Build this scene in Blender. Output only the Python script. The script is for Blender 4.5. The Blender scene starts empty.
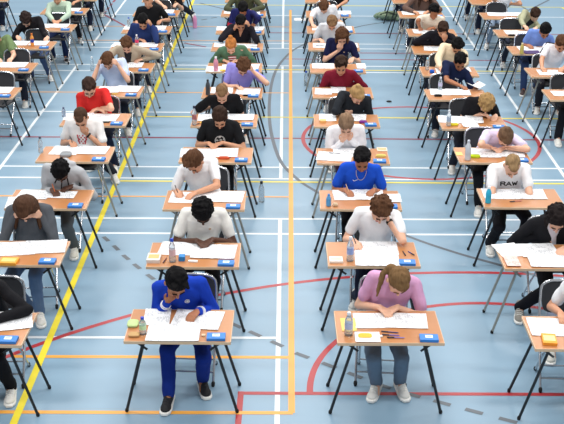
import bpy, math, random
import numpy as np
from mathutils import Vector, Matrix, noise
from mathutils.bvhtree import BVHTree
random.seed(7)
C = bpy.context.scene.collection
SC = bpy.context.scene
R = math.radians
V = Vector
# ------------------------------------------------------------------ camera
F = 1090.0; CAMH = 4.8
CAM_M = (Matrix.Rotation(R(0.245), 4, 'Z') @ Matrix.Rotation(R(90-21.6), 4, 'X') @ Matrix.Rotation(R(0.25), 4, 'Z'))
cd = bpy.data.cameras.new('camera'); cam = bpy.data.objects.new('camera', cd); C.objects.link(cam)
cam.matrix_world = Matrix.Translation((0, 0, CAMH)) @ CAM_M
cd.sensor_width = 36; cd.lens = F/564*36; cd.clip_end = 200
SC.camera = cam
CO = V((0, 0, CAMH))
def ray(px, py):
    return (CAM_M.to_3x3() @ V(((px-282)/F, -(py-212)/F, -1))).normalized()
def at(px, py, h=0.0):
    d = ray(px, py); t = (h-CAMH)/d.z
    return CO + d*t
# ------------------------------------------------------------------ materials
def lin(c):
    return tuple((x/12.92 if x <= .04045 else ((x+.055)/1.055)**2.4) for x in [v/255 for v in c])
MC = {}
def mat(name, rgb, rough=.6, metal=0, noise_s=0, noise_a=0, bump=0, bump_s=60, trans=0, coat=0, stretch=None, spec=.5):
    key = (name, tuple(rgb), rough)
    if key in MC: return MC[key]
    m = bpy.data.materials.new(name); m.use_nodes = True
    n = m.node_tree.nodes; l = m.node_tree.links; b = n['Principled BSDF']
    col = (*lin(rgb), 1)
    b.inputs['Base Color'].default_value = col; b.inputs['Roughness'].default_value = rough
    b.inputs['Metallic'].default_value = metal; b.inputs['Transmission Weight'].default_value = trans
    b.inputs['Coat Weight'].default_value = coat; b.inputs['Specular IOR Level'].default_value = spec
    tc = n.new('ShaderNodeTexCoord'); mp = n.new('ShaderNodeMapping'); l.new(tc.outputs['Object'], mp.inputs[0])
    if stretch: mp.inputs['Scale'].default_value = stretch
    if noise_a:
        t = n.new('ShaderNodeTexNoise'); t.inputs['Scale'].default_value = noise_s; t.inputs['Detail'].default_value = 4
        l.new(mp.outputs[0], t.inputs['Vector'])
        mx = n.new('ShaderNodeMix'); mx.data_type = 'RGBA'
        mx.inputs[6].default_value = (*[max(0, c*(1-noise_a)) for c in col[:3]], 1)
        mx.inputs[7].default_value = (*[min(1, c*(1+noise_a)) for c in col[:3]], 1)
        l.new(t.outputs['Fac'], mx.inputs[0]); l.new(mx.outputs[2], b.inputs['Base Color'])
    if bump:
        t = n.new('ShaderNodeTexNoise'); t.inputs['Scale'].default_value = bump_s
        l.new(mp.outputs[0], t.inputs['Vector'])
        bp = n.new('ShaderNodeBump'); bp.inputs['Strength'].default_value = bump; bp.inputs['Distance'].default_value = .01
        l.new(t.outputs['Fac'], bp.inputs['Height']); l.new(bp.outputs[0], b.inputs['Normal'])
    MC[key] = m; return m
def cloth(rgb): return mat('cloth', rgb, .95, noise_s=30, noise_a=.06, bump=.25, bump_s=25, spec=.2)
def skinm(rgb): return mat('skin', rgb, .5, noise_s=18, noise_a=.06, spec=.35)
def hairm(rgb): return mat('hair', rgb, .75, noise_s=55, noise_a=.5, bump=.6, bump_s=90, stretch=(1, .35, .35), spec=.12)
def plast(rgb, r=.4): return mat('plastic', rgb, r)
WOOD = mat('beech_laminate', (184, 124, 76), .32, noise_s=5, noise_a=.07, stretch=(1, 9, 9), coat=.0, spec=.5)
BAND = mat('edge_band', (216, 184, 150), .5)
BLK = mat('black_steel', (22, 22, 24), .4)
SIL = mat('grey_steel', (165, 160, 150), .35, metal=.5)
CHR = mat('chrome_tube', (190, 192, 196), .22, metal=.85)
RUB = mat('rubber', (20, 20, 20), .8)
PAD = mat('chair_pad', (34, 35, 40), .65, noise_s=30, noise_a=.1)
BLUE = mat('blue_card', (48, 124, 204), .5)
WHT = mat('white_card', (226, 236, 242), .6)
def paper_mat(rgb, ink=.45):
    key = ('paper', tuple(rgb), ink)
    if key in MC: return MC[key]
    m = bpy.data.materials.new('printed_paper'); m.use_nodes = True
    n = m.node_tree.nodes; l = m.node_tree.links; b = n['Principled BSDF']; b.inputs['Roughness'].default_value = .8
    b.inputs['Specular IOR Level'].default_value = .2
    tc = n.new('ShaderNodeTexCoord'); sp = n.new('ShaderNodeSeparateXYZ'); l.new(tc.outputs['Object'], sp.inputs[0])
    def math_(op, a, bb):
        x = n.new('ShaderNodeMath'); x.operation = op
        for i, s in enumerate((a, bb)):
            if s is None: continue
            if isinstance(s, (int, float)): x.inputs[i].default_value = s
            else: l.new(s, x.inputs[i])
        return x.outputs[0]
    fr = math_('FRACT', math_('MULTIPLY', sp.outputs[1], 95), None)
    ln = math_('LESS_THAN', fr, .38)
    no = n.new('ShaderNodeTexNoise'); no.inputs['Scale'].default_value = 1; mp = n.new('ShaderNodeMapping')
    mp.inputs['Scale'].default_value = (110, 18, 1); l.new(tc.outputs['Object'], mp.inputs[0]); l.new(mp.outputs[0], no.inputs['Vector'])
    w = math_('GREATER_THAN', no.outputs['Fac'], .47)
    no2 = n.new('ShaderNodeTexNoise'); no2.inputs['Scale'].default_value = 14; l.new(tc.outputs['Object'], no2.inputs['Vector'])
    w2 = math_('GREATER_THAN', no2.outputs['Fac'], .5)
    fac = math_('MULTIPLY', math_('MULTIPLY', ln, w), math_('MULTIPLY', w2, ink))
    mx = n.new('ShaderNodeMix'); mx.data_type = 'RGBA'; mx.inputs[6].default_value = (*lin(rgb), 1); mx.inputs[7].default_value = (.12, .13, .16, 1)
    l.new(fac, mx.inputs[0]); l.new(mx.outputs[2], b.inputs['Base Color'])
    MC[key] = m; return m
# ------------------------------------------------------------------ mesh kit
class MB:
    def __init__(s): s.v = []; s.f = []
    def add(s, vs, fs):
        k = len(s.v); s.v += [tuple(x) for x in vs]; s.f += [tuple(i+k for i in q) for q in fs]; return s
    def box(s, c, d, M=None):
        x, y, z = d[0]/2, d[1]/2, d[2]/2; c = V(c)
        vs = [V((a*x, b*y, e*z)) for e in (-1, 1) for b in (-1, 1) for a in (-1, 1)]
        if M: vs = [M @ q for q in vs]
        return s.add([c+q for q in vs], [(0, 2, 3, 1), (4, 5, 7, 6), (0, 1, 5, 4), (2, 6, 7, 3), (0, 4, 6, 2), (1, 3, 7, 5)])
    def rings(s, rs):                       # list of closed rings, capped
        n = len(rs[0]); vs = [p for r in rs for p in r]; fs = []
        for i in range(len(rs)-1):
            for j in range(n):
                a, b = i*n+j, i*n+(j+1) % n
                fs.append((a, b, b+n, a+n))
        fs.append(tuple(range(n-1, -1, -1))); fs.append(tuple((len(rs)-1)*n+j for j in range(n)))
        return s.add(vs, fs)
    def tube(s, pts, r, n=8):
        pts = [V(p) for p in pts]; rs = r if isinstance(r, (list, tuple)) else [r]*len(pts)
        out = []; up = None
        for i, p in enumerate(pts):
            t = (pts[min(i+1, len(pts)-1)]-pts[max(i-1, 0)]).normalized()
            if up is None: up = V((0, 0, 1)) if abs(t.z) < .9 else V((0, 1, 0))
            a = (up - t*up.dot(t)).normalized(); up = a; b = t.cross(a)
            out.append([p+(a*math.cos(2*math.pi*k/n)+b*math.sin(2*math.pi*k/n))*rs[i] for k in range(n)])
        return s.rings(out)
    def cap(s, a, b, ra, rb, n=12, m=3):    # rounded tapered limb
        a, b = V(a), V(b); t = b-a; L = t.length
        if L < 1e-6: t = V((0, 0, 1)); L = 0
        else: t /= L
        u = V((0, 0, 1)) if abs(t.z) < .9 else V((0, 1, 0)); x = t.cross(u).normalized(); y = t.cross(x)
        out = []
        for i in range(m+1):
            th = math.pi/2*(.08+.92*i/m); out.append((a-t*ra*math.cos(th), ra*math.sin(th)))
        for i in range(m+1):
            th = math.pi/2*(.08+.92*(m-i)/m); out.append((b+t*rb*math.cos(th), rb*math.sin(th)))
        return s.rings([[c+(x*math.cos(2*math.pi*k/n)+y*math.sin(2*math.pi*k/n))*r for k in range(n)] for c, r in out])
    def ell(s, c, r, M=None, n=14, m=8):
        c = V(c); out = []
        for i in range(m+1):
            th = math.pi*(.03+.94*i/m)
            ring = [V((r[0]*math.sin(th)*math.cos(2*math.pi*k/n), r[1]*math.sin(th)*math.sin(2*math.pi*k/n), -r[2]*math.cos(th))) for k in range(n)]
            out.append([c+(M @ q if M else q) for q in ring])
        return s.rings(out)
    def lathe(s, prof, c=(0, 0, 0), n=14):
        c = V(c)
        return s.rings([[c+V((r*math.cos(2*math.pi*k/n), r*math.sin(2*math.pi*k/n), z)) for k in range(n)] for r, z in prof])
    def mesh(s, name): 
        me = bpy.data.meshes.new(name); me.from_pydata(s.v, [], s.f); me.update(); return me
    def build(s, name, m, parent=None, smooth=True, loc=None, bevel=0):
        me = s.mesh(name); me.materials.append(m)
        if smooth: me.shade_smooth()
        o = bpy.data.objects.new(name, me); C.objects.link(o)
        if not bevel and smooth:
            me.set_sharp_from_angle(angle=R(40))
        if bevel:
            b = o.modifiers.new('bevel', 'BEVEL'); b.width = bevel; b.segments = 2; b.limit_method = 'ANGLE'
        if parent: o.parent = parent
        if loc is not None: o.location = loc
        return o
def tag(o, label, cat, group=None):
    o['label'] = label; o['category'] = cat
    if group: o['group'] = group
    return o
def thing(name, label, cat, loc=(0, 0, 0), rz=0, group=None):
    o = bpy.data.objects.new(name, None); C.objects.link(o); o.empty_display_size = .1
    o.location = loc; o.rotation_euler = (0, 0, rz)
    return tag(o, label, cat, group)
def copy_tree(o, parent=None):
    c = o.copy(); C.objects.link(c); c.parent = parent
    for ch in list(o.children): copy_tree(ch, c)
    return c
FUSE = []
def fuse(mb, name, m, parent, vox, post=None, sm=2):
    me = mb.mesh(name); o = bpy.data.objects.new(name, me); C.objects.link(o); o.parent = parent
    md = o.modifiers.new('r', 'REMESH'); md.mode = 'VOXEL'; md.voxel_size = vox; md.use_smooth_shade = True
    if sm:
        q = o.modifiers.new('s', 'SMOOTH'); q.iterations = sm; q.factor = .5
    FUSE.append((o, m, post)); return o
def flush():
    dg = bpy.context.evaluated_depsgraph_get(); dg.update()
    for o, m, post in FUSE:
        me = bpy.data.meshes.new_from_object(o.evaluated_get(dg))
        me.name = o.name
        if post: post(me)
        me.materials.clear(); me.materials.append(m); me.shade_smooth()
        NEW.append((o, me))
    for o, me in NEW:
        old = o.data; o.modifiers.clear(); o.data = me; bpy.data.meshes.remove(old)
NEW = []
def wrinkle(seed, a=.005, k=26):
    def f(me):
        n = len(me.vertices); co = np.empty(n*3); me.vertices.foreach_get('co', co); co = co.reshape(-1, 3)
        no = np.empty(n*3); me.vertices.foreach_get('normal', no); no = no.reshape(-1, 3)
        w = np.zeros(n); rg = np.random.RandomState(seed)
        for i in range(5):
            d = rg.randn(3); d /= np.linalg.norm(d); ph = rg.rand()*6
            w += np.sin(co @ d*k*(1+i*.45)+ph+1.5*np.sin(co[:, i % 3]*14+ph))/(1+i*.4)
        w = np.sign(w)*np.abs(w)**.8
        co += no*(w*a/2)[:, None]; me.vertices.foreach_set('co', co.ravel()); me.update()
    return f
# ------------------------------------------------------------------ floor and court lines
ti = [0]
def flat(name, pts, w, m, z=.0012):         # painted line along points
    z += ti[0]*.000012
    pts = [V((p[0], p[1], 0)) for p in pts]; vs = []; fs = []
    for i, p in enumerate(pts):
        t = (pts[min(i+1, len(pts)-1)]-pts[max(i-1, 0)]).normalized(); nn = V((-t.y, t.x, 0))*w/2
        vs += [p+nn, p-nn]
        if i: fs.append((2*i-2, 2*i-1, 2*i+1, 2*i))
    me = bpy.data.meshes.new(name); me.from_pydata([(v.x, v.y, z) for v in vs], [], fs); me.materials.append(m)
    o = bpy.data.objects.new(name, me); C.objects.link(o); o['kind'] = 'structure'; return o
fm = bpy.data.materials.new('sports_floor'); fm.use_nodes = True
n = fm.node_tree.nodes; l = fm.node_tree.links; b = n['Principled BSDF']
tc = n.new('ShaderNodeTexCoord'); mp = n.new('ShaderNodeMapping'); mp.inputs['Scale'].default_value = (.25, 2.2, 1); l.new(tc.outputs['Object'], mp.inputs[0])
t1 = n.new('ShaderNodeTexNoise'); t1.inputs['Scale'].default_value = 1.2; t1.inputs['Detail'].default_value = 5; l.new(mp.outputs[0], t1.inputs[0])
cr = n.new('ShaderNodeMix'); cr.data_type = 'RGBA'; cr.inputs[6].default_value = (*lin((126, 157, 180)), 1); cr.inputs[7].default_value = (*lin((141, 171, 192)), 1)
l.new(t1.outputs['Fac'], cr.inputs[0]); l.new(cr.outputs[2], b.inputs['Base Color']); b.inputs['Roughness'].default_value = .33
rr = n.new('ShaderNodeMapRange'); rr.inputs[3].default_value = .26; rr.inputs[4].default_value = .42; l.new(t1.outputs['Fac'], rr.inputs[0]); l.new(rr.outputs[0], b.inputs['Roughness'])
b.inputs['Specular IOR Level'].default_value = .45
me = bpy.data.meshes.new('floor'); me.from_pydata([(-14, 2, 0), (14, 2, 0), (14, 40, 0), (-14, 40, 0)], [], [(0, 1, 2, 3)]); me.materials.append(fm)
fl = bpy.data.objects.new('floor', me); C.objects.link(fl); fl['kind'] = 'structure'
PW = mat('line_white', (232, 238, 242), .4); PY = mat('line_yellow', (243, 224, 60), .4); PO = mat('line_orange', (240, 170, 72), .4)
PR = mat('line_red', (176, 50, 56), .4); PK = mat('line_dark', (92, 100, 110), .45); PM = mat('line_maroon', (140, 40, 62), .4)
def ln(a, b_, w, m, z=.0012):
    ti[0] += 1; return flat('trim_%d' % ti[0], [at(*a), at(*b_)], w, m, z)
def hl(x0, y0, x1, y1, w, m, z=.0012): return ln((x0, y0), (x1, y1), w, m, z)
lw = .043
def cx(y): return 283.5-y*.0153
for y0, y1 in ((-12, 48.5), (66.5, 178.5), (219, 430)): ln((cx(y0), y0), (cx(y1), y1), lw, PW, .0014)
def lx(y): return 125.7-y*.7485
for y0, y1 in ((-12, 45.5), (64.5, 172)): ln((lx(y0), y0), (lx(y1), y1), lw, PW, .0014)
def rx(y): return 442+y*.6935
for y0, y1 in ((-12, 49), (69.5, 180)): ln((rx(y0), y0), (rx(y1), y1), lw, PW, .0014)
ln((290.4-.02, 10), (291.6, 413), .055, PO, .0020)
ln((196, -6), (10.8, 430), .062, PY, .0024)
for y in (41, 27, 93, 197): hl(-20, y-1.2, 291, y, .04, PO, .0016)
hl(12, 356.5, 291, 357.4, .05, PO, .0016); hl(-20, 412, 293, 413, .05, PO, .0016)
for a, b_, m in (((-20, 13.8), (584, 17.5), PW), ((-20, 42), (584, 45.4), PW), ((-20, 46.6), (584, 50.3), PW), ((-20, 63.8), (584, 67.8), PW), ((-20, 70), (584, 74), PW),
                 ((-20, 166), (584, 168.8), PW), ((-20, 177.2), (584, 180.6), PW), ((-20, 217.6), (584, 220.2), PW), ((-20, 232.6), (584, 235.3), PW),
                 ((-20, 111), (210, 112.5), PW), ((28, 337.3), (277, 337.9), PW),
                 ((120, 181), (584, 184), PY), ((141, 116.5), (584, 119), PY), ((173, 69), (584, 72), PY), ((190, 4.6), (562, 7.4), PY),
                 ((562, 7.4), (575, 16), PY), ((-20, 136.6), (584, 140.2), PM), ((270, 32.8), (584, 34.6), PM), ((284, 59), (505, 60.6), PM),
                 ((360, 53), (415, 53.4), PM), ((184, 43), (206, 47), PM), ((240, 393.2), (584, 394.6), PR), ((241, 391.5), (237.6, 430), PR), ((103, 14), (126, 26.5), PM),
                 ((200, 3), (230, 10.5), PK), ((549, 0), (528, 10.6), PK), ((528, 10.6), (519, 4.5), PK)):
    ln(a, b_, .045 if m in (PW, PY) else .05, m, .0018 if m in (PY,) else .0012 if m is PW else .0010)
for p in ((115, 0), (112, 3.6), (109, 7.4), (106, 11)): ln(p, (p[0]-1.8, p[1]+2.2), .05, PM)
def arc(c, r, a0, a1, w, m, z=.0010, n=64):
    ti[0] += 1
    return flat('trim_%d' % ti[0], [(c[0]+r*math.cos(R(a0+(a1-a0)*i/n)), c[1]+r*math.sin(R(a0+(a1-a0)*i/n))) for i in range(n+1)], w, m, z)
c0 = at(420, 139.6); arc(c0, 1.685, 0, 360, .055, PR)
c1 = at(514, 394.3); arc(c1, 1.72, 0, 180, .055, PR)
c2 = at(470, 272.5); arc((c2.x, c2.y-6.2), 6.2, 30, 150, .055, PR)
def spline(pts, n=10):
    out = []
    P = [pts[0]]+pts+[pts[-1]]
    for i in range(1, len(P)-2):
        for k in range(n):
            t = k/n; a, b2, c, d = P[i-1], P[i], P[i+1], P[i+2]
            out.append(tuple(.5*(2*b2[j]+(c[j]-a[j])*t+(2*a[j]-5*b2[j]+4*c[j]-d[j])*t*t+(3*b2[j]-a[j]-3*c[j]+d[j])*t**3) for j in range(2)))
    out.append(pts[-1]); return out
ti[0] += 1
flat('trim_%d' % ti[0], spline([tuple(at(*p)[:2]) for p in ((400, 20.5), (357, 27), (305, 44), (283, 60), (272, 82), (269.5, 120), (278.5, 157), (295, 177), (317, 192), (360, 214), (406, 235.5), (455, 252.5), (505, 266.5), (560, 283))]), .05, PK, .0010)
dash = [(96, 229), (106, 239), (116, 248), (126, 257.5), (137, 266.5), (150.5, 277), (163, 286), (176, 294), (188, 301.5), (203, 309.5), (219, 317.5), (236, 325.5), (255, 334), (277, 344),
        (302, 355.5), (329, 365.5), (355, 375.5), (383, 386), (412, 395), (442, 403), (474, 411.5), (508, 420.5), (204, 19.6), (214, 17.8)]
DK = mat('dash_grey', (96, 104, 112), .45)
for i, p in enumerate(dash):
    a = at(*p); q = dash[i+1] if i+1 < 22 else ((p[0]+34, p[1]+8.6) if i == 21 else (p[0]+9, p[1]-1.5)); d = (at(*q)-a).normalized()*.075
    ti[0] += 1; flat('trim_%d' % ti[0], [a-d, a+d], .05, DK, .0015)
# ------------------------------------------------------------------ table and chair prototypes
TW, TD, TH = .83, .55, .74
def make_table(metal, name='exam_table'):
    t = thing(name, '', 'table')
    MB().box((0, TD/2, TH-.009), (TW-.004, TD-.004, .020)).build('tabletop', WOOD, t, smooth=False, bevel=.002)
    e = MB()
    for c, d in (((0, 0, TH-.010), (TW, .005, .024)), ((0, TD, TH-.010), (TW, .005, .024)), ((-TW/2, TD/2, TH-.010), (.005, TD-.005, .024)), ((TW/2, TD/2, TH-.010), (.005, TD-.005, .024))):
        e.box(c, d)
    e.build('edge_band', BAND, t, smooth=False)
    for s in (-1, 1):
        for y0, y1 in ((.10, .17), (.47, .60)):
            lg = MB().tube([(s*.27, y0, TH-.03), (s*.285, y0+.01, .66), (s*.45, y1, .012)], .0125).build('leg', metal, t)
            MB().cap((s*.449, y1, .022), (s*.4505, y1, .010), .0155, .0150, 10).build('rubber_foot', RUB, lg)
        MB().tube([(s*.27, .10, TH-.035), (s*.27, .47, TH-.035)], .0125).build('leg_frame', metal, t)
        MB().tube([(s*.362, .53, .30), (s*.336, .142, .425)], .006).build('stretcher', metal, t) if False else None
        for y in (.085, .49):
            MB().box((s*.30, y, TH-.075), (.135, .006, .018), Matrix.Rotation(R(-38*s), 3, 'Y')).build('brace', metal, t, smooth=False)
        MB().box((s*.28, .285, TH-.026), (.07, .44, .010)).build('hinge_plate', metal, t, smooth=False)
    return t
def make_chair():
    t = thing('folding_chair', '', 'chair')
    MB().rings([[V((a*.195*(1-.12*(b < 0)), b*.19, z)) for a, b in ((-1, -.8), (-.8, -1), (.8, -1), (1, -.8), (1, .8), (.8, 1), (-.8, 1), (-1, .8))] for z in (.435, .450, .462)]).build('seat', PAD, t, bevel=.006)
    # back hoop
    pts = [(-.205, .13, .44), (-.205, .20, .62), (-.20, .235, .74)]
    for k in range(9):
        a = math.pi*(1-k/8); pts.append((.20*math.cos(a) if abs(math.cos(a)) > .99 else .20*math.copysign(abs(math.cos(a))**.6, math.cos(a)), .24+.02*math.sin(a), .755+.095*abs(math.sin(a))**.7))
    pts += [(.20, .235, .74), (.205, .20, .62), (.205, .13, .44)]
    MB().tube(pts, .0115).build('back_frame', CHR, t)
    rs = []
    for off in (-.008, .008):
        ring = []
        for k in range(24):
            a = 2*math.pi*k/24; ca, sa = math.cos(a), math.sin(a)
            x = .188*math.copysign(abs(ca)**.5, ca); z = .695+.135*math.copysign(abs(sa)**.6, sa)
            ring.append(V((x, .228+(z-.695)*.25+.03*(1-(x/.19)**2)+off, z)))
        rs.append(ring)
    MB().rings(rs).build('backrest', PAD, t)
    for s in (-1, 1):
        f = MB().tube([(s*.205, .13, .44), (s*.207, .0, .27), (s*.21, -.17, .012)], .0115).build('leg', CHR, t)
        MB().cap((s*.21, -.165, .03), (s*.21, -.172, .013), .0165, .0155, 10).build('rubber_foot', RUB, f)
        g = MB().tube([(s*.180, -.15, .435), (s*.183, .02, .24), (s*.188, .20, .012)], .0105).build('leg', CHR, t)
        MB().cap((s*.188, .195, .03), (s*.188, .202, .013), .0155, .0145, 10).build('rubber_foot', RUB, g)
    MB().tube([(-.209, -.105, .10), (.209, -.105, .10)], .008).build('stretcher', CHR, t)
    MB().tube([(-.186, .15, .08), (.186, .15, .08)], .008).build('stretcher', CHR, t)
    return t
T_B = make_table(BLK); T_S = make_table(SIL); CH = make_chair()
# ------------------------------------------------------------------ people
SK_L = (228, 178, 150); SK_M = (205, 150, 118); SK_T = (170, 112, 80); SK_D = (88, 56, 42)
BRN = (86, 58, 40); DBR = (52, 36, 28); BK = (13, 12, 14); BLD = (176, 142, 96); GIN = (186, 118, 62); LBR = (128, 98, 70)
def ik(sh, wr, l1, l2, score):
    d = wr-sh; L = d.length
    if L > (l1+l2)*.985: wr = sh+d*((l1+l2)*.985/L); d = wr-sh; L = d.length
    if L < .12: L = .12
    t = d.normalized(); a = (l1*l1-l2*l2+L*L)/(2*L); a = max(-l1*.98, min(l1*.98, a)); h = math.sqrt(max(0, l1*l1-a*a))
    x = t.cross(V((0, 0, 1))).normalized() if abs(t.z) < .95 else V((1, 0, 0)); y = t.cross(x)
    best = None
    for k in range(48):
        an = 2*math.pi*k/48; e = sh+t*a+(x*math.cos(an)+y*math.sin(an))*h; s = score(e)
        if best is None or s < best[0]: best = (s, e)
    return best[1], wr
def hand(mb, wrist, d, nrm, thumb, curl, rs=1.0, wide=1.0):
    """palm, four unequal bent fingers, thumb from the side of the palm"""
    d = d.normalized(); nrm = (nrm-d*nrm.dot(d)).normalized(); s = d.cross(nrm).normalized()*thumb  # s points to thumb side
    mb.cap(wrist-d*.01, wrist+d*.02, .024, .022)
    for i, (off, ln_) in enumerate(((.030, .070), (.0105, .080), (-.0105, .075), (-.030, .058))):
        k0 = wrist+d*(.085-.004*abs(i-1))+s*off*wide
        mb.cap(wrist+d*.012+s*off*.55, k0, .0155, .0125*rs)
        p = k0; a = R(curl*.45); fan = s*off*1.2
        for j, fr in enumerate((.46, .31, .23)):
            a += R(curl*(.25+.55*(j > 0)))*.75
            q = p+((d*math.cos(a)+nrm*math.sin(a)).normalized()+fan*1.5).normalized()*ln_*fr
            mb.cap(p, q, (.0092-.0007*j)*rs, (.0086-.0007*j)*rs, 8, 2); p = q
    p0 = wrist+d*.028+s*.018; p1 = p0+(d*.55+s*.75+nrm*.25).normalized()*.034; p2 = p1+(d*.85+s*.25+nrm*.35*(1+curl/60)).normalized()*.03; p3 = p2+(d*.9-s*.1+nrm*.3).normalized()*.024
    mb.cap(p0, p1, .0145, .012*rs); mb.cap(p1, p2, .0115*rs, .0102*rs); mb.cap(p2, p3, .0100*rs, .0085*rs)
PEOPLE = {}
def person(key, X, D, head, desc, pitch=45, yaw=0, roll=0, L='t', Rr='t', shirt=(230, 230, 232), sleeve='s', hair='short', hc=BRN, skin=SK_L,
           trousers=(36, 40, 52), shoes=(232, 230, 224), hx=0, feet=None, prints=(), row=0, glasses=False, hip_back=0, seed=0, label=None, glabel=None):
    rg = random.Random(hash(key) % 9973 if False else sum(ord(c)*(i+3) for i, c in enumerate(key)))
    vox = .0065 if row <= 1 else .0085 if row <= 3 else .010 if row <= 6 else .013
    rs = 1.0 if row <= 3 else 1.12
    hipY = D+TD+.20+hip_back
    P0 = V((X+hx, hipY, .53))
    # head centre: on the sight line of the photo, at sitting distance from the hips
    pitch = min(pitch+12, 74) if row <= 9 else pitch
    HM = (Matrix.Rotation(R(yaw), 3, 'Z') @ Matrix.Rotation(R(roll), 3, 'Y') @ Matrix.Rotation(R(pitch), 3, 'X'))
    HM0 = Matrix.Rotation(R(pitch*.95), 3, 'X')
    NO = HM0 @ V((0, .045, -.155))                       # from head centre down to the base of the neck
    LEN = .485; Q = P0-NO
    for _ in range(40):
        oc = CO-(P0-NO); bq = oc.dot(d0 := ray(*head)); disc = bq*bq-(oc.dot(oc)-LEN*LEN)
        if disc > .012: break
        P0.y += .01
    Hc = CO+d0*(-bq-math.sqrt(max(disc, 0)))
    root = thing('person', label or desc, 'person', (P0.x, P0.y, 0), 0, 'students sitting the exam')
    O = V((P0.x, P0.y, 0)); P = V((0, 0, .53)); H = Hc-O
    ax = (H-P).normalized(); bk = V((0, 1, 0)); bk = (bk-ax*bk.dot(ax)).normalized()
    HM = HM @ Matrix.Scale(1.09, 3)
    nape = H+HM @ V((0, .035, -.055))
    N = H+NO
    M1 = P+(N-P)*.5+bk*.05
    def bez(t): return P*(1-t)**2+M1*2*t*(1-t)+N*t*t
    def bt(t): return ((M1-P)*(1-t)+(N-M1)*t).normalized()
    X1 = V((1, 0, 0))
    tw = rg.uniform(-4, 4)
    def ring(t, a, b_, n=20, off=0):
        tt = bt(min(1, max(0, t))); c = bez(t) if 0 <= t <= 1 else bez(max(0, min(1, t)))+tt*(t-(1 if t > 1 else 0))*.5
        s_ = (Matrix.Rotation(R(tw*t), 3, 'Z') @ X1); s_ = (s_-tt*s_.dot(tt)).normalized(); f_ = tt.cross(s_)
        return [c+s_*a*math.copysign(abs(math.cos(q))**.85, math.cos(q))+f_*b_*math.sin(q) for q in [2*math.pi*k/n for k in range(n)]]
    def torso(g):
        return [ring(-.10, .120+g, .085+g), ring(0, .160+g, .112+g), ring(.2, .152+g, .106+g), ring(.4, .146+g, .102+g), ring(.62, .172+g, .112+g), ring(.8, .186+g, .106+g), ring(.92, .160+g, .086+g), ring(1.0, .085+g, .062+g), ring(1.06, .045+g, .045+g)]
    tt = bt(.88); s_ = (Matrix.Rotation(R(tw), 3, 'Z') @ X1); s_ = (s_-tt*s_.dot(tt)).normalized()
    tabY0 = D-P0.y; tabY1 = D+TD-P0.y; xt = X-P0.x
    def over_table(e): return tabY0-.05 < e.y < tabY1+.04 and abs(e.x-xt) < TW/2+.04
    arms = {}
    for side, tgt in ((-1, L), (1, Rr)):
        sh = bez(.86)+s_*side*.172+tt*.010
        if isinstance(tgt, tuple):
            w = at(tgt[0], tgt[1], TH+.022)-O; kind = 't'
        elif tgt == 't':
            w = V((xt+side*.10, tabY1-.26, TH+.022)); kind = 't'
        elif tgt == 'lap':
            w = V((side*.09, -.15, .64)); kind = 'l'
        else:
            loc = {'chin': (side*.028, -.085, -.105), 'cheek': (side*.080, -.045, -.055), 'temple': (side*.092, -.03, .03), 'brow': (side*.045, -.118, .035), 'mouth': (side*.02, -.115, -.075), 'face': (side*.01, -.125, .0)}[tgt]
            w = H+HM @ V(loc); kind = 'f'
        if kind == 'f':
            pd = (HM @ V((-side*.25, .15, .9))).normalized()
            if pd.z < .2: pd = (pd+V((0, 0, .6))).normalized()
            palmn = ((H+HM @ V((0, -.03, 0)))-w).normalized()
            wr = w-pd*.06-palmn*.02
        else:
            pd = V((-side*.55, -.8, -.05)).normalized() if kind == 't' else V((-side*.4, -.8, 0)).normalized()
            if isinstance(tgt, tuple):
                dv = w-sh; dv.z = 0; pd = (dv.normalized()+V((-side*.45, -.35, -.06))).normalized()
            palmn = V((0, 0, -1)); wr = w-pd*.05+V((0, 0, .016))
        w_y = w.y
        def sc(e, kind=kind, side=side, w_y=w_y):
            s0 = (.9*abs(side*(e.x-sh.x)-.115) if kind == 't' else .7*abs(side*(e.x-sh.x)-.085))+.5*e.z
            if side*e.x < side*sh.x-.02: s0 += (side*sh.x-side*e.x)*3
            if kind == 'l': return abs(side*(e.x-sh.x)-.03)*2+abs(e.y-(sh.y+w_y)*.5)
            if over_table(e):
                lo = TH+.05
                if e.z < lo: s0 += (lo-e.z)*12
                elif kind == 'f': s0 += (e.z-lo)*1.5
            elif e.y < tabY1+.10 and e.z < TH+.06 and e.z > TH-.08: s0 += .5
            if e.y > sh.y+.12: s0 += 1
            return s0
        el, wr = ik(sh, wr, .305, .275, sc)
        arms[side] = (sh, el, wr, pd, palmn, kind)
    # legs
    legs = {}
    for side in (-1, 1):
        hj = V((side*.088, -.01, .51))
        if feet and feet[(side+1)//2]:
            an = at(*feet[(side+1)//2], .07)-O+V((0, .07, .02))
        else:
            an = V((side*rg.uniform(.09, .17)+rg.uniform(-.03, .03), rg.uniform(-.46, -.20), .09))
        kn, an = ik(hj, an, .43, .40, lambda e, side=side: -e.z*1.0+abs(e.x-side*.13)*1.2+(max(0, e.z-.60)*6)+(e.y*.6))
        legs[side] = (hj, kn, an)
    # ---- body: one continuous surface
    mb = MB(); mb.rings(torso(-.012))
    mb.cap(bez(.96), nape, .060, .052, 14)
    mb.ell(H+HM @ V((0, .012, .025)), (.074, .093, .098), HM)
    mb.ell(H+HM @ V((0, -.022, -.035)), (.060, .066, .078), HM)
    mb.ell(H+HM @ V((0, -.045, -.088)), (.034, .036, .030), HM)
    mb.cap(H+HM @ V((0, -.078, .01)), H+HM @ V((0, -.103, -.030)), .009, .0145, 8)
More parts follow.
